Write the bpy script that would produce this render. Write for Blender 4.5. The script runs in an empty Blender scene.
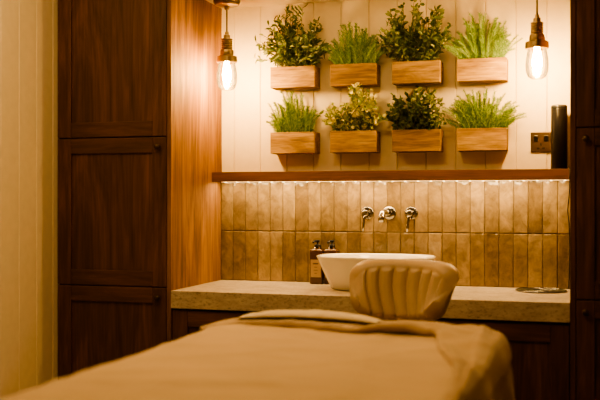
import bpy, bmesh, math, random
from mathutils import Vector, Matrix, noise
random.seed(11)
SC = bpy.context.scene
COL = SC.collection
try: SC.view_settings.look = 'AgX - Medium High Contrast'
except Exception: pass

# ------------------------------------------------------------------ materials
def newmat(name):
    m = bpy.data.materials.new(name); m.use_nodes = True
    nt = m.node_tree; b = nt.nodes['Principled BSDF']
    return m, nt, b
def simple(name, col, rough=.5, metal=0, spec=.5, coat=0):
    m, nt, b = newmat(name)
    b.inputs['Base Color'].default_value = (*col, 1)
    b.inputs['Roughness'].default_value = rough
    b.inputs['Metallic'].default_value = metal
    b.inputs['Specular IOR Level'].default_value = spec
    b.inputs['Coat Weight'].default_value = coat
    return m
def ramp(nt, stops):
    r = nt.nodes.new('ShaderNodeValToRGB'); e = r.color_ramp.elements
    e[0].position, e[0].color = stops[0][0], (*stops[0][1], 1)
    e[1].position, e[1].color = stops[-1][0], (*stops[-1][1], 1)
    for p, c in stops[1:-1]:
        x = e.new(p); x.color = (*c, 1)
    return r
def coords(nt, scale, rnd=False):
    tc = nt.nodes.new('ShaderNodeTexCoord'); mp = nt.nodes.new('ShaderNodeMapping')
    mp.inputs['Scale'].default_value = scale
    nt.links.new(tc.outputs['Object'], mp.inputs['Vector'])
    if rnd:
        oi = nt.nodes.new('ShaderNodeObjectInfo'); mu = nt.nodes.new('ShaderNodeMath'); mu.operation = 'MULTIPLY'
        mu.inputs[1].default_value = 20
        nt.links.new(oi.outputs['Random'], mu.inputs[0]); nt.links.new(mu.outputs[0], mp.inputs['Location'])
    return mp
def noise_n(nt, vec, scale, detail=4, rough=.55, dist=0):
    n = nt.nodes.new('ShaderNodeTexNoise')
    n.inputs['Scale'].default_value = scale; n.inputs['Detail'].default_value = detail
    n.inputs['Roughness'].default_value = rough; n.inputs['Distortion'].default_value = dist
    nt.links.new(vec.outputs[0], n.inputs['Vector']); return n
def bump(nt, b, src, strength, dist=.002):
    bp = nt.nodes.new('ShaderNodeBump'); bp.inputs['Strength'].default_value = strength
    bp.inputs['Distance'].default_value = dist
    nt.links.new(src, bp.inputs['Height']); nt.links.new(bp.outputs[0], b.inputs['Normal'])
def mixc(nt, a, bcol, fac, mode='MIX'):
    mx = nt.nodes.new('ShaderNodeMix'); mx.data_type = 'RGBA'; mx.blend_type = mode
    for s, v in ((mx.inputs[6], a), (mx.inputs[7], bcol), (mx.inputs[0], fac)):
        if hasattr(v, 'is_output'): nt.links.new(v, s)
        elif isinstance(v, (int, float)): s.default_value = v
        else: s.default_value = (*v, 1)
    return mx
def wood(name, dark, mid, light, axis='z', rough=.45, s=1.0, rnd=False, fine=.35, pos=(.3, .5, .72), st=.9, fst=3, dist=1.6, spec=.5):
    m, nt, b = newmat(name)
    k = {'z': (9, 9, st), 'x': (st, 9, 9), 'y': (9, st, 9)}[axis]
    mp = coords(nt, tuple(v*s for v in k), rnd)
    n1 = noise_n(nt, mp, 1.3, 6, .65, dist)
    r = ramp(nt, [(pos[0], dark), (pos[1], mid), (pos[2], light)])
    nt.links.new(n1.outputs['Fac'], r.inputs[0])
    k2 = {'z': (90, 90, fst), 'x': (fst, 90, 90), 'y': (90, fst, 90)}[axis]
    mp2 = coords(nt, tuple(v*s for v in k2), rnd)
    n2 = noise_n(nt, mp2, 1.5, 3, .6)
    r2 = ramp(nt, [(.35, (.35, .35, .35)), (.65, (1.2, 1.2, 1.2))])
    nt.links.new(n2.outputs['Fac'], r2.inputs[0])
    mx = mixc(nt, r.outputs[0], r2.outputs[0], fine, 'MULTIPLY')
    nt.links.new(mx.outputs[2], b.inputs['Base Color'])
    b.inputs['Roughness'].default_value = rough; b.inputs['Specular IOR Level'].default_value = spec
    bump(nt, b, n2.outputs['Fac'], .25, .001)
    return m

W_D, W_M, W_L = (.044, .0170, .0070), (.085, .033, .0130), (.140, .056, .022)
M_WOOD = wood('walnut_vertical', W_D, W_M, W_L, 'z', .52, pos=(.34, .5, .67), fine=.45, spec=.4)
M_WOODX = wood('walnut_horizontal', W_D, W_M, W_L, 'x', .52, pos=(.34, .5, .67), fine=.45, spec=.4)
M_WOOD_LIT = wood('walnut_lit_tone', (.10, .046, .014), (.195, .094, .030), (.29, .150, .052), 'z', .7, .8, pos=(.34, .5, .66), fine=.45, dist=2.2, spec=.25)  # same walnut as the cabinets, lightened: lamplight put into the colour
M_SHELF = wood('shelf_walnut', (.09, .036, .012), (.15, .062, .021), (.20, .085, .030), 'x', .45)
M_OAK = wood('planter_oak', (.17, .100, .032), (.29, .180, .060), (.39, .258, .092), 'x', .85, 1.0, True, .6, pos=(.34, .5, .66), st=1.8, fst=7, dist=1.4, spec=.2)
M_FLOOR = wood('floor_oak', (.10, .05, .025), (.17, .09, .045), (.24, .13, .07), 'y', .5)

def painted(name, col):
    m, nt, b = newmat(name)
    mp = coords(nt, (1, 1, 1)); n = noise_n(nt, mp, 30, 3)
    r = ramp(nt, [(.3, tuple(c*.94 for c in col)), (.7, col)])
    nt.links.new(n.outputs['Fac'], r.inputs[0]); nt.links.new(r.outputs[0], b.inputs['Base Color'])
    b.inputs['Roughness'].default_value = .6; bump(nt, b, n.outputs['Fac'], .1, .001)
    return m
M_PAINT = painted('cream_paint', (.72, .63, .45))
M_CEIL = painted('ceiling_paint', (.68, .60, .43))

def tilemat():
    m, nt, b = newmat('glazed_tile')
    g = nt.nodes.new('ShaderNodeNewGeometry')
    r = ramp(nt, [(0, (.155, .106, .052)), (.3, (.20, .142, .072)), (.75, (.24, .173, .09)), (1, (.31, .228, .122))])
    nt.links.new(g.outputs['Random Per Island'], r.inputs[0])
    mp = coords(nt, (1, 1, .8)); n = noise_n(nt, mp, 20, 8, .70, .6)
    r2 = ramp(nt, [(.36, (.66, .63, .58)), (.5, (.95, .93, .90)), (.64, (1.27, 1.23, 1.17))])
    nt.links.new(n.outputs['Fac'], r2.inputs[0])
    mx = mixc(nt, r.outputs[0], r2.outputs[0], .9, 'MULTIPLY')
    nt.links.new(mx.outputs[2], b.inputs['Base Color'])
    b.inputs['Roughness'].default_value = .18; b.inputs['Specular IOR Level'].default_value = .75
    n3 = noise_n(nt, mp, 12, 3); bump(nt, b, n3.outputs['Fac'], 1.0, .011)
    return m
M_TILE = tilemat()
M_GROUT = simple('grout', (.13, .090, .048), .9)

def stone():
    m, nt, b = newmat('travertine')
    mp = coords(nt, (1.5, 1.5, 5)); n = noise_n(nt, mp, 8, 8, .70, .4)
    r = ramp(nt, [(.32, (.29, .235, .175)), (.5, (.38, .318, .245)), (.68, (.47, .405, .32))])
    nt.links.new(n.outputs['Fac'], r.inputs[0])
    mp2 = coords(nt, (1, 1, 1.8)); n2 = noise_n(nt, mp2, 75, 4, .7)
    r2 = ramp(nt, [(.36, (.45, .40, .35)), (.47, (1, 1, 1))]); nt.links.new(n2.outputs['Fac'], r2.inputs[0])
    mx = mixc(nt, r.outputs[0], r2.outputs[0], .7, 'MULTIPLY')
    nt.links.new(mx.outputs[2], b.inputs['Base Color'])
    b.inputs['Roughness'].default_value = .5; bump(nt, b, n2.outputs['Fac'], .35, .003)
    return m
M_STONE = stone()
M_CERAMIC = simple('white_ceramic', (.80, .76, .68), .15, 0, .5, .5)
M_CHROME = simple('chrome', (.34, .325, .30), .14, 1)
M_BRONZE = simple('aged_brass', (.24, .18, .10), .30, 1)
M_KNOB = simple('dark_bronze_knob', (.07, .045, .03), .35, .8)
M_BLACK = simple('black_plastic', (.006, .006, .007), .3, 0, .25)
M_CABLE = simple('black_cable', (.015, .013, .012), .6)
M_PLATE = simple('bronze_plate', (.06, .038, .024), .45, .6)
M_BOTTLE = simple('amber_glass', (.075, .032, .012), .15, 0, .6)
M_LABEL = simple('brown_label', (.38, .27, .15), .6)
M_LABELTXT = simple('label_print', (.10, .06, .03), .6)
M_SOIL = simple('potting_soil', (.04, .025, .015), 1)

def fabric(name, col, scale=260, s=.5, rough=.9):
    m, nt, b = newmat(name)
    mp = coords(nt, (1, 1, 1)); n = noise_n(nt, mp, scale, 3, .7)
    n2 = noise_n(nt, mp, 5, 3, .5)
    r = ramp(nt, [(.3, tuple(c*.9 for c in col)), (.7, tuple(min(1, c*1.05) for c in col))])
    nt.links.new(n2.outputs['Fac'], r.inputs[0]); nt.links.new(r.outputs[0], b.inputs['Base Color'])
    b.inputs['Roughness'].default_value = rough; b.inputs['Sheen Weight'].default_value = .15
    bump(nt, b, n.outputs['Fac'], s, .002)
    return m
M_COVER = fabric('tan_cover', (.46, .335, .195))
M_HEM = fabric('brown_hem', (.37, .265, .15))
M_TOWEL = fabric('cream_towel', (.62, .52, .37))
M_LEATHER = fabric('beige_leather', (.38, .28, .175), 400, .1, .45)
M_MATTRESS = fabric('mattress_vinyl', (.35, .25, .17), 300, .1, .5)

def leafmat(name, cols, rough=.5):
    m, nt, b = newmat(name)
    g = nt.nodes.new('ShaderNodeNewGeometry')
    r = ramp(nt, [(i/(len(cols)-1), c) for i, c in enumerate(cols)])
    nt.links.new(g.outputs['Random Per Island'], r.inputs[0]); nt.links.new(r.outputs[0], b.inputs['Base Color'])
    b.inputs['Roughness'].default_value = rough
    tr = nt.nodes.new('ShaderNodeBsdfTranslucent'); nt.links.new(r.outputs[0], tr.inputs[0])
    ms = nt.nodes.new('ShaderNodeMixShader'); ms.inputs[0].default_value = .22
    out = nt.nodes['Material Output']
    nt.links.new(b.outputs[0], ms.inputs[1]); nt.links.new(tr.outputs[0], ms.inputs[2]); nt.links.new(ms.outputs[0], out.inputs[0])
    return m
M_LEAF_DARK = leafmat('dark_leaf', [(.024, .050, .013), (.06, .10, .026), (.20, .24, .075)])
M_LEAF_MID = leafmat('olive_leaf', [(.035, .068, .017), (.095, .145, .038), (.28, .32, .115)])
M_LEAF_FERN = leafmat('fern_green', [(.04, .10, .016), (.11, .22, .04), (.33, .45, .13)])
M_LEAF_YEL = leafmat('yellow_green_leaf', [(.10, .16, .035), (.32, .40, .09), (.60, .60, .20), (.88, .80, .38)])
M_STEM = simple('plant_stem', (.08, .07, .03), .8)

def emit(name, col, s):
    m, nt, b = newmat(name)
    b.inputs['Base Color'].default_value = (*col, 1)
    b.inputs['Emission Color'].default_value = (*col, 1); b.inputs['Emission Strength'].default_value = s
    return m
WARM = (1, .635, .26)
M_BULB = emit('glowing_bulb', (1, .64, .25), 1050)
M_LED = emit('led_diffuser', (1, .68, .30), 2.0)
M_DIODE = emit('led_diode', (1, .72, .36), 9)
def clearglass():
    m, nt, b = newmat('clear_glass')
    t = nt.nodes.new('ShaderNodeBsdfTransparent'); t.inputs[0].default_value = (1, .86, .66, 1)
    g = nt.nodes.new('ShaderNodeBsdfGlossy'); g.inputs['Roughness'].default_value = .12
    fr = nt.nodes.new('ShaderNodeFresnel'); fr.inputs[0].default_value = 1.5
    ms = nt.nodes.new('ShaderNodeMixShader')
    nt.links.new(fr.outputs[0], ms.inputs[0]); nt.links.new(t.outputs[0], ms.inputs[1]); nt.links.new(g.outputs[0], ms.inputs[2])
    nt.links.new(ms.outputs[0], nt.nodes['Material Output'].inputs[0]); return m
M_GLASS = clearglass()
M_TRAY = simple('smoked_glass', (.06, .07, .05), .2, 0, .6)

# ------------------------------------------------------------------ helpers
def bx(bm, x0, x1, y0, y1, z0, z1, mi=0):
    v = [bm.verts.new(p) for p in ((x0,y0,z0),(x1,y0,z0),(x1,y1,z0),(x0,y1,z0),(x0,y0,z1),(x1,y0,z1),(x1,y1,z1),(x0,y1,z1))]
    for q in ((0,3,2,1),(4,5,6,7),(0,1,5,4),(1,2,6,5),(2,3,7,6),(3,0,4,7)):
        f = bm.faces.new([v[i] for i in q]); f.material_index = mi
def lathe(bm, prof, c, seg=32, sx=1, sy=1, p=2.0, mi=0):
    rings = []
    for r, z in prof:
        if r < 1e-6: rings.append([bm.verts.new((c[0], c[1], c[2]+z))]); continue
        ring = []
        for i in range(seg):
            a = 2*math.pi*i/seg; ca, sa = math.cos(a), math.sin(a)
            if p != 2.0:
                ca = math.copysign(abs(ca)**(2/p), ca); sa = math.copysign(abs(sa)**(2/p), sa)
            ring.append(bm.verts.new((c[0]+r*sx*ca, c[1]+r*sy*sa, c[2]+z)))
        rings.append(ring)
    for a, b in zip(rings, rings[1:]):
        if len(a) == 1 and len(b) == 1: continue
        for i in range(seg):
            j = (i+1) % seg
            if len(a) == 1: f = bm.faces.new((a[0], b[j], b[i]))
            elif len(b) == 1: f = bm.faces.new((a[i], a[j], b[0]))
            else: f = bm.faces.new((a[i], a[j], b[j], b[i]))
            f.material_index = mi
def tube(bm, pts, rad, seg=8, cap=True, mi=0):
    pts = [Vector(p) for p in pts]; n = len(pts)
    if not isinstance(rad, (list, tuple)): rad = [rad]*n
    rings = []; up = None
    for i, p in enumerate(pts):
        d = (pts[min(i+1, n-1)] - pts[max(i-1, 0)]).normalized()
        if up is None:
            up = Vector((0, 0, 1)) if abs(d.z) < .9 else Vector((0, 1, 0))
        u = (up - d*up.dot(d)).normalized(); w = d.cross(u); up = u
        rings.append([bm.verts.new(p + (u*math.cos(2*math.pi*k/seg) + w*math.sin(2*math.pi*k/seg))*rad[i]) for k in range(seg)])
    for a, b in zip(rings, rings[1:]):
        for k in range(seg):
            f = bm.faces.new((a[k], a[(k+1)%seg], b[(k+1)%seg], b[k])); f.material_index = mi
    if cap:
        bm.faces.new(rings[0][::-1]).material_index = mi; bm.faces.new(rings[-1]).material_index = mi
def root(name, loc, label, category, group=None):
    o = bpy.data.objects.new(name, None); o.empty_display_size = .05; o.location = loc
    COL.objects.link(o); o['label'] = label; o['category'] = category
    if group: o['group'] = group
    return o
def worldloc(o):
    v = Vector(o.location)
    while o.parent: o = o.parent; v += o.location
    return v
def mk(name, bm, mats, parent=None, smooth=False, bevel=0, seg=2, label=None, category=None, origin=None, kind=None, group=None, recalc=True):
    if not isinstance(mats, (list, tuple)): mats = [mats]
    o = bpy.data.objects.new(name, bpy.data.meshes.new(name))
    off = Vector(origin) if origin is not None else (worldloc(parent) if parent else Vector((0, 0, 0)))
    if recalc: bmesh.ops.recalc_face_normals(bm, faces=bm.faces)
    bmesh.ops.translate(bm, verts=bm.verts, vec=-off)
    if smooth:
        for f in bm.faces: f.smooth = True
    bm.to_mesh(o.data); bm.free()
    for m in mats: o.data.materials.append(m)
    COL.objects.link(o)
    if parent: o.parent = parent; o.location = off - worldloc(parent)
    else: o.location = off
    if bevel:
        b = o.modifiers.new('bevel', 'BEVEL'); b.width = bevel; b.segments = seg; b.limit_method = 'ANGLE'; b.angle_limit = .6
    if label: o['label'] = label
    if category: o['category'] = category
    if kind: o['kind'] = kind
    if group: o['group'] = group
    return o
def clone(r, loc):
    def cp(o, par):
        n = o.copy(); COL.objects.link(n)
        n.parent = par
        for c in list(o.children): cp(c, n)
        return n
    kids = list(r.children)
    n = r.copy(); COL.objects.link(n); n.location = loc
    for c in kids: cp(c, n)
    return n
def B(): return bmesh.new()

# layout constants (metres)
YW = 4.0          # niche back wall
YF = 3.455        # cabinet fronts
XL, XR = -1.592, -.067   # niche sides
XWL = -2.108      # left room wall
ZC = .90          # counter top
ZS0, ZS1 = 1.344, 1.383  # shelf
ZN = 2.125        # niche soffit
HC = 2.55         # ceiling

# ------------------------------------------------------------------ room shell
def grooved(bm, a0, a1, z0, z1, depth, pitch, place, start):
    pts = [(a0, 0)]
    a = start
    while a < a1-.01:
        if a > a0+.01: pts += [(a-.003, 0), (a, depth), (a+.003, 0)]
        a += pitch
    pts.append((a1, 0))
    vs = [(bm.verts.new(place(p, d, z0)), bm.verts.new(place(p, d, z1))) for p, d in pts]
    for u, v in zip(vs, vs[1:]): bm.faces.new((u[0], v[0], v[1], u[1]))
b = B(); grooved(b, XL-.02, XR+.02, ZS1-.3, ZN+.05, .005, .124, lambda a, d, z: (a, YW+d, z), XL+.06)
bx(b, XWL-.1, 1.6, YW+.012, YW+.1, 0, HC)
mk('wall_back', b, M_PAINT, kind='structure', recalc=False)
b = B(); grooved(b, -1.6, YW+.01, 0, HC, .0025, .12, lambda a, d, z: (XWL-d, a, z), -1.6+.107)
bx(b, XWL-.1, XWL-.012, -1.6, YW+.1, 0, HC)
mk('wall_left', b, M_PAINT, kind='structure', recalc=False)
b = B(); bx(b, 1.5, 1.6, -1.6, YW+.012, 0, HC); mk('wall_right', b, M_PAINT, kind='structure')
b = B(); bx(b, XWL-.1, 1.6, -1.7, -1.6, 0, HC); mk('wall_front', b, M_PAINT, kind='structure')
b = B(); bx(b, XWL-.1, 1.6, -1.7, YW+.1, -.1, 0); mk('floor', b, M_FLOOR, kind='structure')
b = B(); bx(b, XWL-.1, 1.6, -1.7, YW+.1, HC, HC+.1); mk('ceiling', b, M_CEIL, kind='structure')
b = B(); bx(b, XL, XR, YF+.02, YW, ZN, HC); mk('trim_1', b, M_CEIL, kind='structure')

# ------------------------------------------------------------------ tall cabinets
def shaker(b, x0, x1, z0, z1, yf, fw=.062, th=.02):
    bx(b, x0, x0+fw, yf, yf+th, z0, z1, 0); bx(b, x1-fw, x1, yf, yf+th, z0, z1, 0)
    bx(b, x0+fw, x1-fw, yf+.0005, yf+th, z1-fw, z1, 1); bx(b, x0+fw, x1-fw, yf+.0005, yf+th, z0, z0+fw, 1)
    bx(b, x0+fw-.004, x1-fw+.004, yf+.010, yf+th-.002, z0+fw-.004, z1-fw+.004, 0)
def knob(parent, x, y, z, r=.012):
    b = B(); tube(b, [(x, y, z), (x, y-.012, z), (x, y-.014, z), (x, y-.024, z), (x, y-.027, z)], [r*.5, r*.45, r*.9, r, r*.7], 16)
    mk('knob', b, M_KNOB, parent, smooth=True, label='small dark bronze round knob')
def tall(x0, x1, knobside, label):
    r = root('tall_cabinet', ((x0+x1)/2, YF+.02, 0), label, 'cabinet', 'fitted wooden cabinets')
    b = B()
    pa, pb = (x0, x1-.018) if knobside > 0 else (x0+.018, x1)
    bx(b, pa, pb, YF+.022, YW-.001, .0, HC-.001)
    mk('body', b, M_WOOD, r, bevel=.002)
    b = B()
    if knobside > 0: bx(b, x1-.018, x1, YF+.0, YW-.001, 0, HC-.001)
    else: bx(b, x0, x0+.018, YF+.0, YW-.001, 0, HC-.001)
    mk('side_panel', b, M_WOOD_LIT if knobside > 0 else M_WOOD, r, bevel=.001, label='grained walnut side panel with lamplight painted in as a golden tone' if knobside > 0 else 'dark brown wooden side panel')
    for z0, z1, kz in ((.10, .909, .87), (.913, 1.511, 1.472), (1.515, 2.40, None)):
        b = B(); shaker(b, pa+.003, pb-.002, z0, z1, YF)
        d = mk('door', b, [M_WOOD, M_WOODX], r, bevel=.0025, origin=((x0+x1)/2, YF, z0))
        if kz: knob(d, (pb-.035) if knobside > 0 else pa+.035, YF, kz)
    b = B(); bx(b, pa+.003, pb-.003, YF+.004, YF+.021, 2.404, HC-.002); mk('cornice_board', b, M_WOODX, r)
    return r
tall(XWL+.002, XL, 1, 'tall dark walnut cabinet with three stacked shaker doors beside the niche')
tall(XR, XR+.515, -1, 'tall dark walnut cabinet closing the other end of the niche')

# ------------------------------------------------------------------ base cabinets and counter
w = (XR-XL)/3
for i in range(3):
    x0, x1 = XL+w*i+.0006, XL+w*(i+1)-.0006
    r = root('base_cabinet', ((x0+x1)/2, YF+.03, 0), 'low dark walnut cabinet with shaker door under the stone worktop', 'cabinet', 'base cabinets under the worktop')
    b = B(); bx(b, x0, x1, YF+.035, YW-.002, .1, .829); bx(b, x0, x1, YF+.08, YW-.002, 0, .1)
    mk('body', b, M_WOOD, r)
    b = B(); shaker(b, x0+.002, x1-.002, .105, .822, YF+.008, .065)
    mk('door', b, [M_WOOD, M_WOODX], r, bevel=.0025, origin=((x0+x1)/2, YF+.008, .105))
b = B(); bx(b, XL+.0005, XR-.0005, YF-.004, YW-.0115, .83, ZC)
mk('worktop', b, M_STONE, bevel=.002, label='thick beige travertine worktop spanning the niche', category='counter', origin=((XL+XR)/2, YF, .83))

# ------------------------------------------------------------------ tiles
r = root('tile_backsplash', ((XL+XR)/2, YW, ZC), 'two rows of tall glazed beige tiles behind the basin', 'tiled backsplash')
b = B(); bx(b, XL+.0005, XR-.0005, YW-.0105, YW-.0005, ZC, ZS0); mk('grout', b, M_GROUT, r)
b = B(); n = 26; tw = (XR-XL)/n; th = (ZS0-ZC)/2
for j in range(2):
    for i in range(n):
        x0 = XL+tw*i; x1 = x0+tw; e = [random.uniform(-.0006, .0006) for _ in range(4)]
        z0, z1 = ZC+th*j, ZC+th*(j+1)
        v0 = len(b.verts); t1, t2 = random.uniform(-.0013, .0013), random.uniform(-.001, .001)
        bx(b, x0+.0012+e[0], x1-.0012+e[1], YW-.0135, YW-.005, z0+.0016+e[2], z1-.0016+e[3])
        b.verts.ensure_lookup_table()
        for v in list(b.verts)[v0:]:
            if v.co.y < YW-.01: v.co.y += t1*(1 if v.co.x < x0+tw/2 else -1) + t2*(1 if v.co.z < z0+th/2 else -1)
mk('tiles', b, M_TILE, r, bevel=.0028, seg=2)

# ------------------------------------------------------------------ shelf + led strip
b = B(); bx(b, XL+.0005, XR-.0005, YW-.12, YW-.0005, ZS0, ZS1); bx(b, XL+.0005, XR-.0005, YW-.12, YW-.108, ZS0-.004, ZS0)
mk('wall_shelf', b, M_SHELF, bevel=.0015, label='long narrow walnut shelf above the tiles', category='shelf', origin=((XL+XR)/2, YW, ZS0))
r = root('led_strip_light', ((XL+XR)/2, YW-.03, ZS0), 'warm glowing strip light under the wooden shelf', 'strip light')
b = B(); bx(b, XL+.01, XR-.01, YW-.036, YW-.018, ZS0-.003, ZS0-.0002); mk('channel', b, M_KNOB, r)
b = B(); bx(b, XL+.012, XR-.012, YW-.034, YW-.020, ZS0-.0045, ZS0-.003)
mk('diffuser', b, M_LED, r)
b = B(); x = XL+.03; bx(b, x-.004, x+.004, YW-.031, YW-.024, ZS0-.006, ZS0-.0045)
dd0 = mk('diode', b, M_DIODE, r, origin=(x, YW-.0275, ZS0-.005))
for i in range(1, 28):
    o = dd0.copy(); COL.objects.link(o); o.parent = r
    o.location = dd0.location + Vector((i*(XR-XL-.06)/27, 0, 0))

# ------------------------------------------------------------------ basin
cb = (-.828, 3.755, ZC)
r = root('vessel_basin', cb, 'white oval ceramic countertop basin with thin rim', 'basin')
prof = [(0, .001), (.70, .001), (.74, .004), (.80, .03), (.90, .08), (.985, .126), (1.0, .131), (.995, .135), (.975, .135), (.955, .127), (.86, .08), (.74, .035), (.55, .018), (.12, .012), (0, .012)]
b = B(); lathe(b, prof, cb, 64, .240, .165, 2.6); mk('bowl', b, M_CERAMIC, r, smooth=True)
b = B(); lathe(b, [(0, .016), (.018, .016), (.022, .012)], cb, 24); mk('drain', b, M_CHROME, r, smooth=True, label='round chrome drain')

# ------------------------------------------------------------------ wall taps
zt = 1.204; yt = YW-.0135
r = root('wall_mounted_tap', (-.82, yt, zt), 'chrome three-piece wall tap with two lever handles above the basin', 'tap')
def esc(b, x, rr=.028):
    tube(b, [(x, yt+.004, zt), (x, yt-.003, zt), (x, yt-.006, zt), (x, yt-.0075, zt)], [rr, rr, rr*.92, rr*.5], 28)
for x in (-.915, -.725):
    b = B(); esc(b, x)
    tube(b, [(x, yt-.005, zt), (x, yt-.03, zt), (x, yt-.031, zt), (x, yt-.052, zt), (x, yt-.054, zt)], [.011, .011, .014, .014, .011], 24)
    h = mk('handle', b, M_CHROME, r, smooth=True, bevel=.001, origin=(x, yt, zt))
    b = B(); tube(b, [(x, yt-.045, zt), (x-.004, yt-.047, zt-.022), (x-.006, yt-.052, zt-.05), (x-.007, yt-.058, zt-.078)], [.008, .006, .0055, .0062], 12)
    mk('lever', b, M_CHROME, h, smooth=True)
b = B(); esc(b, -.82, .029)
tube(b, [(-.82, yt-.005, zt), (-.82, yt-.06, zt+.002), (-.82, yt-.12, zt+.003), (-.82, yt-.150, zt-.002), (-.82, yt-.163, zt-.014), (-.82, yt-.165, zt-.036)], [.013, .0125, .0125, .0125, .0125, .013], 20)
mk('spout', b, M_CHROME, r, smooth=True)

# ------------------------------------------------------------------ soap dispensers
def dispenser(loc, label):
    x, y, z = loc
    r = root('soap_dispenser', loc, label, 'soap bottle', 'soap bottles by the basin')
    b = B(); lathe(b, [(0, 0), (.9, 0), (1, .003), (1, .142), (.96, .147), (.55, .151), (.42, .153), (.42, .160), (0, .160)], loc, 48, .0285, .0285, 9)
    mk('bottle', b, M_BOTTLE, r, smooth=True)
    b = B(); bx(b, x-.0225, x+.0225, y-.0292, y-.0284, z+.030, z+.105)
    lb = mk('label', b, M_LABEL, r, label='plain pale brown paper label')
    b = B()
    for k, (ww, hh) in enumerate(((.024, .006), (.014, .0022), (.018, .0022), (.012, .0022))):
        zz = z+.085-k*.013
        bx(b, x-ww/2, x+ww/2, y-.0296, y-.0291, zz, zz+hh)
    mk('print', b, M_LABELTXT, lb)
    b = B(); lathe(b, [(0, .152), (.0145, .152), (.0145, .168), (.009, .170), (.0045, .171), (.0045, .178), (.0095, .179), (.010, .187), (.006, .189), (0, .189)], loc, 24)
    tube(b, [(x, y, z+.183), (x-.008, y-.014, z+.183), (x-.011, y-.024, z+.181), (x-.012, y-.027, z+.175)], [.005, .0045, .004, .0035], 10)
    mk('pump', b, M_BLACK, r, smooth=True, label='compact black pump head')
    return r
d1 = dispenser((-1.121, 3.925, ZC), 'square brown soap bottle with black pump beside the basin')
clone(d1, (-1.058, 3.93, ZC))

# ------------------------------------------------------------------ planters
rng = random.Random(3)
def leaf(b, p, d, L, Wd, fold=.25):
    d = d.normalized()
    s = d.cross(Vector((rng.uniform(-1, 1), rng.uniform(-1, 1), rng.uniform(-.3, 1)))).normalized()
    nrm = s.cross(d)
    P = [p, p+d*L*.3+s*Wd*.42+nrm*fold*Wd, p+d*L*.7+s*Wd*.40+nrm*fold*Wd*.8, p+d*L-nrm*.1*L, p+d*L*.7-s*Wd*.40+nrm*fold*Wd*.8, p+d*L*.3-s*Wd*.42+nrm*fold*Wd, p+d*L*.35, p+d*L*.7]
    for q in P:
        q.y = min(q.y, YW-.006); q.z = min(q.z, ZN-.006)
    v = [b.verts.new(q) for q in P]
    b.faces.new((v[0], v[6], v[1])); b.faces.new((v[1], v[6], v[7], v[2])); b.faces.new((v[2], v[7], v[3]))
    b.faces.new((v[0], v[5], v[6])); b.faces.new((v[5], v[4], v[7], v[6])); b.faces.new((v[4], v[3], v[7]))
def cl(p): return Vector((p.x, min(p.y, YW-.01), min(p.z, ZN-.012)))
def bush(bl, bs, c, w, h, ns, nl, L, Wd):
    for s in range(ns):
        bp = Vector((c[0]+rng.uniform(-.085, .085), c[1]+rng.uniform(-.025, .02), c[2]))
        fx = rng.uniform(-1, 1); fy = rng.uniform(-1, .5)
        tp = Vector((c[0]+fx*w/2, c[1]+fy*.085, c[2]+h*(1-.6*abs(fx)**2.2)*rng.uniform(.4, .99)))
        mid = Vector((bp.x*.6+tp.x*.4, bp.y*.5+tp.y*.5, bp.z+(tp.z-bp.z)*.6))
        cur = lambda t: cl(bp*(1-t)**2+mid*2*t*(1-t)+tp*t*t)
        tube(bs, [cur(t/5) for t in range(6)], [.0018, .0016, .0014, .0012, .001, .0006], 4)
        for k in range(nl):
            t = .12+.88*(k+rng.random()*.6)/nl; t = min(t, 1)
            p = cur(t); d = (cur(min(1, t+.05))-cur(t-.05)).normalized()
            out = Vector((rng.gauss(0, 1), rng.gauss(0, 1)*.8, rng.gauss(0, .7))).normalized()
            leaf(bl, p, d*.8+out, L*rng.uniform(.7, 1.2), Wd*rng.uniform(.8, 1.2))
def fern(bl, bs, c, w, h, ns):
    for s in range(ns):
        fx = rng.uniform(-1, 1); fy = rng.uniform(-1, .6)
        bp = Vector((c[0]+fx*.075+rng.uniform(-.015, .015), c[1]+fy*.02, c[2]-.002))
        hh = h*(1-.5*abs(fx)**2)*rng.uniform(.4, 1.08)
        tp = Vector((c[0]+fx*w/2*rng.uniform(.75, 1.08)+rng.gauss(0, .012), c[1]+fy*.085, c[2]+hh))
        mid = Vector((bp.x*.58+tp.x*.42, bp.y*.6+tp.y*.4, c[2]+hh*rng.uniform(.7, 1.05)))
        cur = lambda t: cl(bp*(1-t)**2+mid*2*t*(1-t)+tp*t*t)
        N = 24
        for k in range(N):
            t = .10+.90*k/N; p = cur(t); d = (cur(min(1, t+.04))-cur(t-.04)).normalized()
            side = d.cross(Vector((0, 1, rng.uniform(-.5, .5)))).normalized()
            for sg in (-1, 1):
                L = .025*rng.uniform(.5, 1.15)*(1.05-.6*t)
                dd = (d+side*sg*rng.uniform(.5, 1.15)+Vector((0, rng.uniform(-.4, .15), rng.uniform(-.05, .15)))).normalized(); sd = dd.cross(Vector((0, 1, .2))).normalized()*.0012
                a, e = cl(p), cl(p+dd*L)
                bl.faces.new((bl.verts.new(a-sd), bl.verts.new(a+sd), bl.verts.new(e)))
        tube(bs, [cur(t/4) for t in range(5)], [.0011, .001, .0009, .0008, .0004], 3)
XS = (-1.230, -.961, -.692, -.423)
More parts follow.
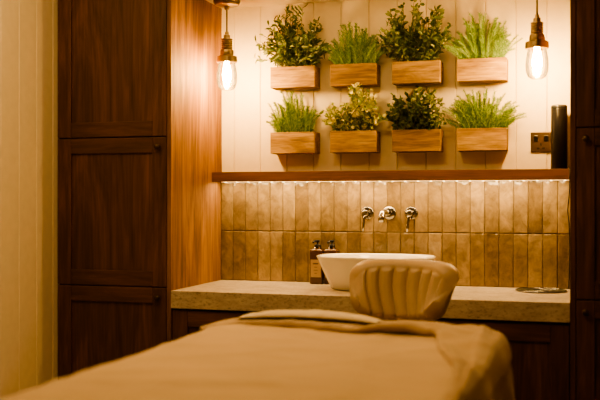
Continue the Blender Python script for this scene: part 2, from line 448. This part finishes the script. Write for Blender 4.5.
PL = {
 (0, 0): ('bush', M_LEAF_DARK, .33, .27, 52, 23, .031, .011, 'wooden wall planter with dense dark green leafy shrub'),
 (0, 1): ('fern', M_LEAF_FERN, .26, .17, 105, 'wooden wall planter with fine bright green fern'),
 (0, 2): ('bush', M_LEAF_MID, .34, .29, 54, 23, .028, .013, 'wooden wall planter with tall bushy olive green foliage'),
 (0, 3): ('fern', M_LEAF_FERN, .33, .17, 115, 'wooden wall planter with wide spreading bright green fern'),
 (1, 0): ('fern', M_LEAF_FERN, .245, .17, 105, 'wooden wall planter with compact tufted green fern'),
 (1, 1): ('bush', M_LEAF_YEL, .28, .22, 46, 17, .025, .018, 'wooden wall planter with pale yellow-green variegated leaves'),
 (1, 2): ('bush', M_LEAF_MID, .28, .20, 44, 16, .025, .018, 'wooden wall planter with rounded green leaves'),
 (1, 3): ('fern', M_LEAF_FERN, .34, .16, 115, 'wooden wall planter with arching bright green fern fronds'),
}
for (row, i), spec in PL.items():
    x = XS[i]; zb = 1.746 if row == 0 else 1.462; zt2 = zb+.091
    y0, y1 = YW-.092, YW-.0001
    r = root('potted_plant', (x, (y0+y1)/2, zb), spec[-1], 'plant', 'wooden wall planters')
    hw = .1
    b = B(); t = .009
    bx(b, x-hw, x+hw, y0, y0+t, zb, zt2); bx(b, x-hw, x+hw, y1-t, y1, zb, zt2)
    bx(b, x-hw, x-hw+t, y0+t, y1-t, zb, zt2); bx(b, x+hw-t, x+hw, y0+t, y1-t, zb, zt2); bx(b, x-hw+t, x+hw-t, y0+t, y1-t, zb, zb+t)
    mk('planter_box', b, M_OAK, r, bevel=.0012)
    b = B(); bx(b, x-hw+t, x+hw-t, y0+t, y1-t, zt2-.022, zt2-.012); mk('soil', b, M_SOIL, r)
    bl, bs = B(), B(); c = (x, (y0+y1)/2-.005, zt2-.014)
    if spec[0] == 'bush': bush(bl, bs, c, spec[2], spec[3]+.014, spec[4], spec[5], spec[6], spec[7])
    else: fern(bl, bs, c, spec[2], spec[3]+.014, spec[4])
    mk('foliage', bl, spec[1], r, smooth=False, recalc=False)
    mk('stems', bs, M_STEM if spec[0] == 'bush' else spec[1], r)

# ------------------------------------------------------------------ pendants
def pendant(x, y):
    r = root('pendant_light', (x, y, ZN), 'aged brass industrial pendant lamp with clear glass jar and glowing bulb', 'pendant lamp', 'pendant lamps in the niche')
    c = (x, y, 0)
    b = B(); lathe(b, [(0, ZN), (.058, ZN), (.058, ZN-.030), (.050, ZN-.042), (.012, ZN-.046), (.010, ZN-.06), (0, ZN-.06)], c, 40); mk('ceiling_rose', b, M_BRONZE, r, smooth=True, bevel=.001)
    b = B(); tube(b, [(x, y, ZN-.055), (x, y, 2.0), (x, y, 1.95)], .0035, 8); mk('cord', b, M_CABLE, r)
    pr = [(0, 1.972), (.008, 1.972), (.0085, 1.960), (.014, 1.958), (.0145, 1.944), (.023, 1.942)]
    z = 1.940
    for k in range(5):
        pr += [(.0245, z-.001), (.0245, z-.0045), (.0215, z-.0055), (.0215, z-.0075)]; z -= .0085
    pr += [(.028, 1.894), (.0295, 1.884), (.0295, 1.872), (.036, 1.870), (.044, 1.866), (.045, 1.845), (.041, 1.840), (.03, 1.846), (.0, 1.85)]
    b = B(); lathe(b, pr, c, 40)
    mk('socket', b, M_BRONZE, r, bevel=.0006)
    b = B(); lathe(b, [(.034, 1.842), (.038, 1.825), (.0425, 1.80), (.044, 1.778), (.042, 1.752), (.035, 1.734), (.022, 1.725), (0, 1.722)], c, 40); mk('glass_shade', b, M_GLASS, r, smooth=True, label='clear rounded glass jar shade')
    b = B(); lathe(b, [(0, 1.848), (.010, 1.846), (.011, 1.832), (.015, 1.815), (.019, 1.79), (.017, 1.772), (.010, 1.760), (0, 1.757)], c, 28); mk('bulb', b, M_BULB, r, smooth=True, label='glowing warm filament bulb')
    return r
p1 = pendant(-1.47, 3.75)
clone(p1, (-.195, 3.75, ZN))

# ------------------------------------------------------------------ speaker, cord, socket, tray
sp = (-.119, 3.94, ZS1)
r = root('speaker', sp, 'tall slim black cylindrical speaker standing on the shelf', 'speaker')
b = B(); lathe(b, [(0, 0), (.030, 0), (.032, .003), (.032, .243), (.0, .243)], sp, 40); mk('body', b, M_BLACK, r, smooth=True, bevel=.001)
b = B(); lathe(b, [(.031, .244), (.0325, .246), (.032, .254), (.028, .257), (0, .257), (0, .244), (.031, .244)], sp, 40); mk('top_ring', b, simple('dark_grey_cap', (.03, .035, .045), .25), r, smooth=True, label='dark grey control cap')
b = B(); tube(b, [(-.083, 3.975, ZS1+.004), (-.078, 3.93, ZS1+.006), (-.0765, 3.876, ZS1+.004), (-.076, 3.874, ZS1-.03), (-.079, 3.88, 1.28), (-.085, 3.90, 1.22), (-.080, 3.93, 1.16), (-.078, 3.95, 1.08), (-.08, 3.97, .96), (-.083, 3.972, .905)], .0022, 8)
mk('power_cord', b, M_CABLE, smooth=True, label='thin black cord hanging from the shelf down to the worktop', category='cord', origin=(-.083, 3.975, ZS1+.004))
r = root('wall_socket', (-.192, YW, 1.497), 'dark bronze wall socket plate with two switches on cream boards', 'socket')
b = B(); bx(b, -.233, -.151, YW-.008, YW-.0005, 1.456, 1.538); mk('plate', b, M_PLATE, r, bevel=.003)
for x in (-.212, -.172):
    b = B(); bx(b, x-.008, x+.008, YW-.013, YW-.007, 1.500, 1.524); mk('switch', b, M_BLACK, r, bevel=.002)
b = B()
for dx, dz, a, c2 in ((0, -.010, .003, .006), (-.011, -.026, .006, .003), (.011, -.026, .006, .003)):
    bx(b, -.192+dx-a, -.192+dx+a, YW-.0095, YW-.007, 1.497+dz-c2, 1.497+dz+c2)
mk('socket_slot', b, M_BLACK, r)
tc = (-.185, 3.865, ZC)
r = root('round_tray', tc, 'flat round dark glass tray with metal rings on the worktop', 'tray')
b = B(); lathe(b, [(0, .001), (.085, .001), (.098, .003), (.1, .004), (.096, .004), (.084, .003), (0, .0025)], tc, 56); mk('dish', b, M_TRAY, r, smooth=True)
b = B()
for rr in (.099, .078, .055, .03):
    pts = [(tc[0]+rr*math.cos(a*math.pi/24), tc[1]+rr*math.sin(a*math.pi/24), tc[2]+(.0045 if rr > .09 else .0035)) for a in range(49)]
    tube(b, pts, .0012, 6)
mk('rim', b, M_CHROME, r, smooth=True, label='dull metal rings')

# ------------------------------------------------------------------ stool
sc = Vector((-.640, 3.11, 0))
r = root('salon_stool', sc, 'beige-taupe leather salon stool with channel-stitched flared backrest', 'stool')
def backrest():
    b = B(); NU = 224; NZ = 40; NC = 12; H = .103; zc = .950; flutes = 7
    loop = [(-1, -1+2*i/NZ, 0) for i in range(NZ+1)]
    loop += [(-math.cos(math.pi*i/NC), 1, math.sin(math.pi*i/NC)) for i in range(1, NC)]
    loop += [(1, 1-2*i/NZ, 0) for i in range(NZ+1)]
    loop += [(math.cos(math.pi*i/NC), -1, -math.sin(math.pi*i/NC)) for i in range(1, NC)]
    rings = []
    for i in range(NU+1):
        u = -1+2*i/NU
        e = max(0, 1-abs(u)**9)**.5
        ring = []
        for ca, zz, cap in loop:
            zr = (zz+1)/2
            hh = (H-.025)*(.58+.42*e)
            uu = u + .14*(zr-.5) + .06*math.sin(zr*math.pi)
            cc = abs(math.cos(flutes*math.pi*uu/2))
            fl = min(1, cc*1.1)**.5
            lip = max(0, min(1, (.99-zr)/.07))
            T0 = .014+.017*e
            T = T0 + (.015*fl*e*lip + .009*e*(1-lip))*(1 if ca < 0 else .5)
            wf = .85+.16*zr**.9
            ph = u*1.12
            x = .184*wf*math.sin(ph)/math.sin(1.12) + .008*(zr-.5)
            y = -.13*(1-math.cos(ph)) + .02 + .035*zr
            x += math.sin(ph)*T*ca; y += math.cos(ph)*T*ca
            z = zc + zz*hh + cap*(.025*e+.002) - .014*abs(u)**3*zr + .022*abs(u)**2.5*(1-zr)
            ring.append(b.verts.new((sc.x+x, sc.y+.10+y, z)))
        rings.append(ring)
    NP = len(loop)
    for a, c in zip(rings, rings[1:]):
        for k in range(NP): b.faces.new((a[k], a[(k+1)%NP], c[(k+1)%NP], c[k]))
    b.faces.new(rings[0]); b.faces.new(rings[-1][::-1])
    return b
mk('backrest', backrest(), M_LEATHER, r, smooth=True)
b = B(); tube(b, [(sc.x, sc.y+.17, .90), (sc.x, sc.y+.19, .78), (sc.x, sc.y+.19, .64), (sc.x, sc.y+.15, .585), (sc.x, sc.y, .58)], .013, 12); mk('back_support', b, M_CHROME, r, smooth=True)
b = B(); lathe(b, [(0, .60), (.16, .60), (.185, .615), (.19, .65), (.18, .68), (.15, .69), (0, .688)], (sc.x, sc.y-.02, 0), 48); mk('seat', b, M_LEATHER, r, smooth=True)
b = B(); lathe(b, [(0, .60), (.06, .60), (.06, .585), (.018, .57), (.018, .35), (.027, .35), (.027, .09), (0, .09)], (sc.x, sc.y, 0), 24); mk('pole', b, M_CHROME, r, smooth=True, bevel=.001)
b = B()
for k in range(5):
    a = k*2*math.pi/5; tube(b, [(sc.x, sc.y, .10), (sc.x+.25*math.cos(a), sc.y+.25*math.sin(a), .065)], [.02, .012], 10)
mk('base', b, M_CHROME, r)
for k in range(5):
    a = k*2*math.pi/5; x, y = sc.x+.25*math.cos(a), sc.y+.25*math.sin(a)
    b = B(); tube(b, [(x-.01, y, .025), (x+.01, y, .025)], .025, 16); tube(b, [(x, y, .03), (x, y, .066)], .006, 8); mk('caster', b, M_BLACK, r)
r.rotation_euler = (0, 0, math.radians(-14))

# ------------------------------------------------------------------ treatment bed
BX, BY = -.642, 1.79; HWB, HLB = .425, .97; ZB = .884
def rrect(hw, hl, rad, m=12, ks=24, kl=60):
    rad = max(min(rad, hw-.001, hl-.001), .002); pts = []
    cs = [((hw-rad), (hl-rad), 0), (-(hw-rad), (hl-rad), 90), (-(hw-rad), -(hl-rad), 180), ((hw-rad), -(hl-rad), 270)]
    for q, (cx, cy, a0) in enumerate(cs):
        for i in range(m+1):
            a = math.radians(a0+90*i/m); pts.append((cx+rad*math.cos(a), cy+rad*math.sin(a)))
        nx, ny, na = cs[(q+1)%4]
        s = (cx+rad*math.cos(math.radians(a0+90)), cy+rad*math.sin(math.radians(a0+90)))
        e = (nx+rad*math.cos(math.radians(na)), ny+rad*math.sin(math.radians(na)))
        kk = ks if q % 2 == 0 else kl
        for i in range(1, kk): pts.append((s[0]+(e[0]-s[0])*i/kk, s[1]+(e[1]-s[1])*i/kk))
    return pts
def rings_mesh(b, rings, cap='ngon', sel=None):
    vr = [[b.verts.new(p) for p in ring] for ring in rings]
    n = len(vr[0])
    for a, c in zip(vr, vr[1:]):
        for i in range(n):
            j = (i+1) % n
            if sel and not sel(i): continue
            b.faces.new((a[i], a[j], c[j], c[i]))
    if cap == 'ngon': b.faces.new(vr[0])
    elif cap == 'strip':
        R = vr[0]; mir = lambda i: (48-i) % n
        for i in range(24, 24-n//2, -1):
            q = [R[i % n], R[(i-1) % n], R[mir(i-1)], R[mir(i)]]
            u = []
            for v in q:
                if v not in u: u.append(v)
            if len(u) > 2: b.faces.new(u)
RC = .14
r = root('treatment_bed', (BX, BY, 0), 'massage treatment bed with wooden base and padded top', 'treatment bed')
b = B(); rr = []
for ins, z in ((.10, .74), (.03, .74), (.02, .75), (.018, .80), (.03, .838), (.06, .848), (.10, .852)):
    rr.append([(BX+x, BY+y, z) for x, y in rrect(HWB-ins, HLB-ins, .13-ins*.5)])
rings_mesh(b, rr); b.verts.ensure_lookup_table(); n = len(rr[0]); b.faces.new([b.verts[len(b.verts)-n+i] for i in range(n)])
mk('mattress', b, M_MATTRESS, r, smooth=True)
b = B(); bx(b, BX-.33, BX+.33, BY-.86, BY+.80, .66, .74); bx(b, BX-.31, BX+.31, BY-.84, BY+.78, .20, .23); mk('frame', b, M_WOOD, r, bevel=.004)
for sx in (-1, 1):
    for sy in (-1, 1):
        b = B(); x, y = BX+sx*.28, BY-.03+sy*.77; bx(b, x-.035, x+.035, y-.035, y+.035, 0, .66); mk('leg', b, M_WOOD, r, bevel=.004)

def nz(x, y, s, k=0): return noise.noise(Vector((x*s, y*s, k)))
def ridge(x, y, ang, s, k, w=5):
    u = x*math.cos(ang)+y*math.sin(ang); v = -x*math.sin(ang)+y*math.cos(ang)
    n = noise.noise(Vector((u*s*.3, v*s, k)))
    return max(0, 1-abs(n)*w)**2
def surf(x, y):
    return .003*nz(x, y, 4)+.0045*ridge(x, y, .35, 5, 2, 5)+.004*ridge(x, y, 2.0, 5, 7, 5)+.003*ridge(x, y, 2.7, 8, 9, 5)+.0015*nz(x, y, 13, 11)
b = B(); rr = []
insets = [.415]+[.4025-.0125*i for i in range(30)]
insets = [i for i in insets if i > .03]
for ins in insets:
    rr.append([(BX+x, BY+y, ZB+surf(x, y)) for x, y in rrect(HWB-ins, HLB-ins, max(.008, RC-ins*.35))])
for ins, z in ((.020, ZB-.001), (.010, ZB-.007), (.003, ZB-.018), (-.001, ZB-.04), (-.004, ZB-.09), (-.006, ZB-.15), (-.008, ZB-.22), (-.010, ZB-.30), (-.012, ZB-.38)):
    base = rrect(HWB-ins, HLB-ins, RC); drop = ZB-z; ring = []
    for i, (x, y) in enumerate(base):
        L = math.hypot(x, y) or 1; s = i*.30
        amp = .045*drop*(math.sin(s*1.0)+.6*math.sin(s*2.3+1))
        ring.append((BX+x*(1+amp/L), BY+y*(1+amp/L), z+surf(x, y)*max(0, 1-drop/.12)))
    rr.append(ring)
rings_mesh(b, rr, 'strip')
cov = mk('bed_cover', b, M_COVER, smooth=True, label='tan soft rumpled blanket draped over the treatment bed', category='blanket', origin=(BX, BY, ZB))
m = cov.modifiers.new('solid', 'SOLIDIFY'); m.thickness = .006; m.offset = 1
m = cov.modifiers.new('sub', 'SUBSURF'); m.levels = 1; m.render_levels = 1

# soft folded band along the far end, running down the near side (part of the blanket)
b = B(); rr = []
seq = ((.186, .002), (.197, .007), (.199, .014), (.192, .019), (.178, .019), (.160, .016), (.140, .013), (.120, .012), (.104, .011), (.092, .012), (.084, .018), (.075, .023), (.063, .021), (.050, .016), (.036, .013), (.022, .011), (.010, .004), (.001, -.010), (-.005, -.024), (-.009, -.04), (-.011, -.055), (-.006, -.062), (-.009, -.072), (-.014, -.10), (-.017, -.15), (-.020, -.20), (-.024, -.27))
npts = len(rrect(.4, .9, .2))
def tt(i): return (i + 56) % npts
for q, (ins, dz) in enumerate(seq):
    ring = []
    for i in range(npts):
        k = tt(i)
        wob = 1+.07*math.sin(k*.11+1)+.03*math.sin(k*.31)+.05*math.sin(k*.17+q*.14)
        ii = ins*wob if ins > 0 else ins
        g = max(0, min(1, (108-k)/20)); g = g*g*(3-2*g)
        dz_ = dz
        if ins > 0:
            f = max(0, min(1, (k-22)/48))
            ii *= (.16+.84*f*f*(3-2*f))*(.05+.95*g)
            if dz > 0: dz_ = dz*g*(.85+.3*math.sin(k*.21+q*.2))+.001
        x, y = rrect(HWB-ii, HLB-ii, max(.07, RC-max(ii, 0)*.2))[i]
        L = math.hypot(x, y)
        s = surf(x, y)
        zz = ZB+dz_+s*max(0, min(1, 1+min(dz_, 0)/.12))
        if dz > -.02:
            zz += g*(.008*ridge(x, y, 2.4, 7, 4, 4)+.007*ridge(x, y, .9, 9, 6, 4)+.002*nz(x, y, 18, 5))*min(1, max(0, (ins-.01)/.03))
            sc_ = 1
        else:
            amp = .13*(-dz)*(math.sin(k*.42)+.5*math.sin(k*.9+2)); sc_ = 1+max(amp, -.006)/L
        ring.append((BX+x*sc_, BY+y*sc_, zz))
    rr.append(ring)
def sel(i): return tt(i) < 108
rings_mesh(b, rr, cap=None, sel=sel)
loose = [v for v in b.verts if not v.link_faces]; bmesh.ops.delete(b, geom=loose, context='VERTS')
o = mk('folded_edge', b, M_HEM, cov, smooth=True, label='folded-over brown hem band')
m = o.modifiers.new('solid', 'SOLIDIFY'); m.thickness = .006; m.offset = 1
m = o.modifiers.new('sub', 'SUBSURF'); m.levels = 1; m.render_levels = 1

# pale folded towel lying on the far end
b = B(); NU, NV = 48, 12; tcx, tcy = BX-.150, BY+.895
def tow(u, v, top):
    x = tcx+u*.215; y = tcy+v*.046*(1-.12*u*u)
    e = max(0, (1-abs(u)**4)*(1-abs(v)**3))**.6
    z0 = ZB+.034
    return (x, y, z0+(.016*e*(1-.3*u*u)*(1+.25*nz(u*3, v, 2, 4)) if top else 0)-.010*u*u)
for top in (1, 0):
    g = [[b.verts.new(tow(-1+2*i/NU, -1+2*j/NV, top)) for j in range(NV+1)] for i in range(NU+1)]
    for i in range(NU):
        for j in range(NV): b.faces.new((g[i][j], g[i+1][j], g[i+1][j+1], g[i][j+1]))
bmesh.ops.remove_doubles(b, verts=b.verts, dist=.0015)
mk('towel', b, M_TOWEL, smooth=True, label='pale cream folded towel lying at the end of the bed', category='towel', origin=(tcx, tcy, ZB+.03))

# ------------------------------------------------------------------ lights
def area(name, loc, rot, sx, sy, p, col=WARM):
    l = bpy.data.lights.new(name, 'AREA'); l.shape = 'RECTANGLE'; l.size = sx; l.size_y = sy; l.energy = p; l.color = col
    o = bpy.data.objects.new(name, l); o.location = loc; o.rotation_euler = rot; COL.objects.link(o); return o
area('under_shelf_light', ((XL+XR)/2, YW-.080, ZS0-.0008), (0, 0, 0), 1.48, .04, 9.5, (1, .655, .28))
area('soffit_light', ((XL+XR)/2, YF+.22, ZN-.004), (math.radians(12), 0, 0), 1.3, .06, 3.0)
area('ceiling_light', (-.85, 2.1, HC-.01), (0, 0, 0), .35, .4, 18)
area('ceiling_light_side', (-1.80, 2.3, HC-.01), (math.radians(0), math.radians(14), 0), .2, 1.2, 18)
W = bpy.data.worlds.new('world'); SC.world = W; W.use_nodes = True
W.node_tree.nodes['Background'].inputs[0].default_value = (1, .6, .3, 1); W.node_tree.nodes['Background'].inputs[1].default_value = .05

# ------------------------------------------------------------------ camera
cd = bpy.data.cameras.new('camera'); cam = bpy.data.objects.new('camera', cd); COL.objects.link(cam)
cam.location = (0, 0, 1.26); cam.rotation_euler = (math.radians(90), 0, math.radians(17))
cd.lens = 949*36/600; cd.sensor_width = 36; cd.clip_start = .05
cd.dof.use_dof = True; cd.dof.focus_distance = 4.0; cd.dof.aperture_fstop = 2.0
SC.camera = cam
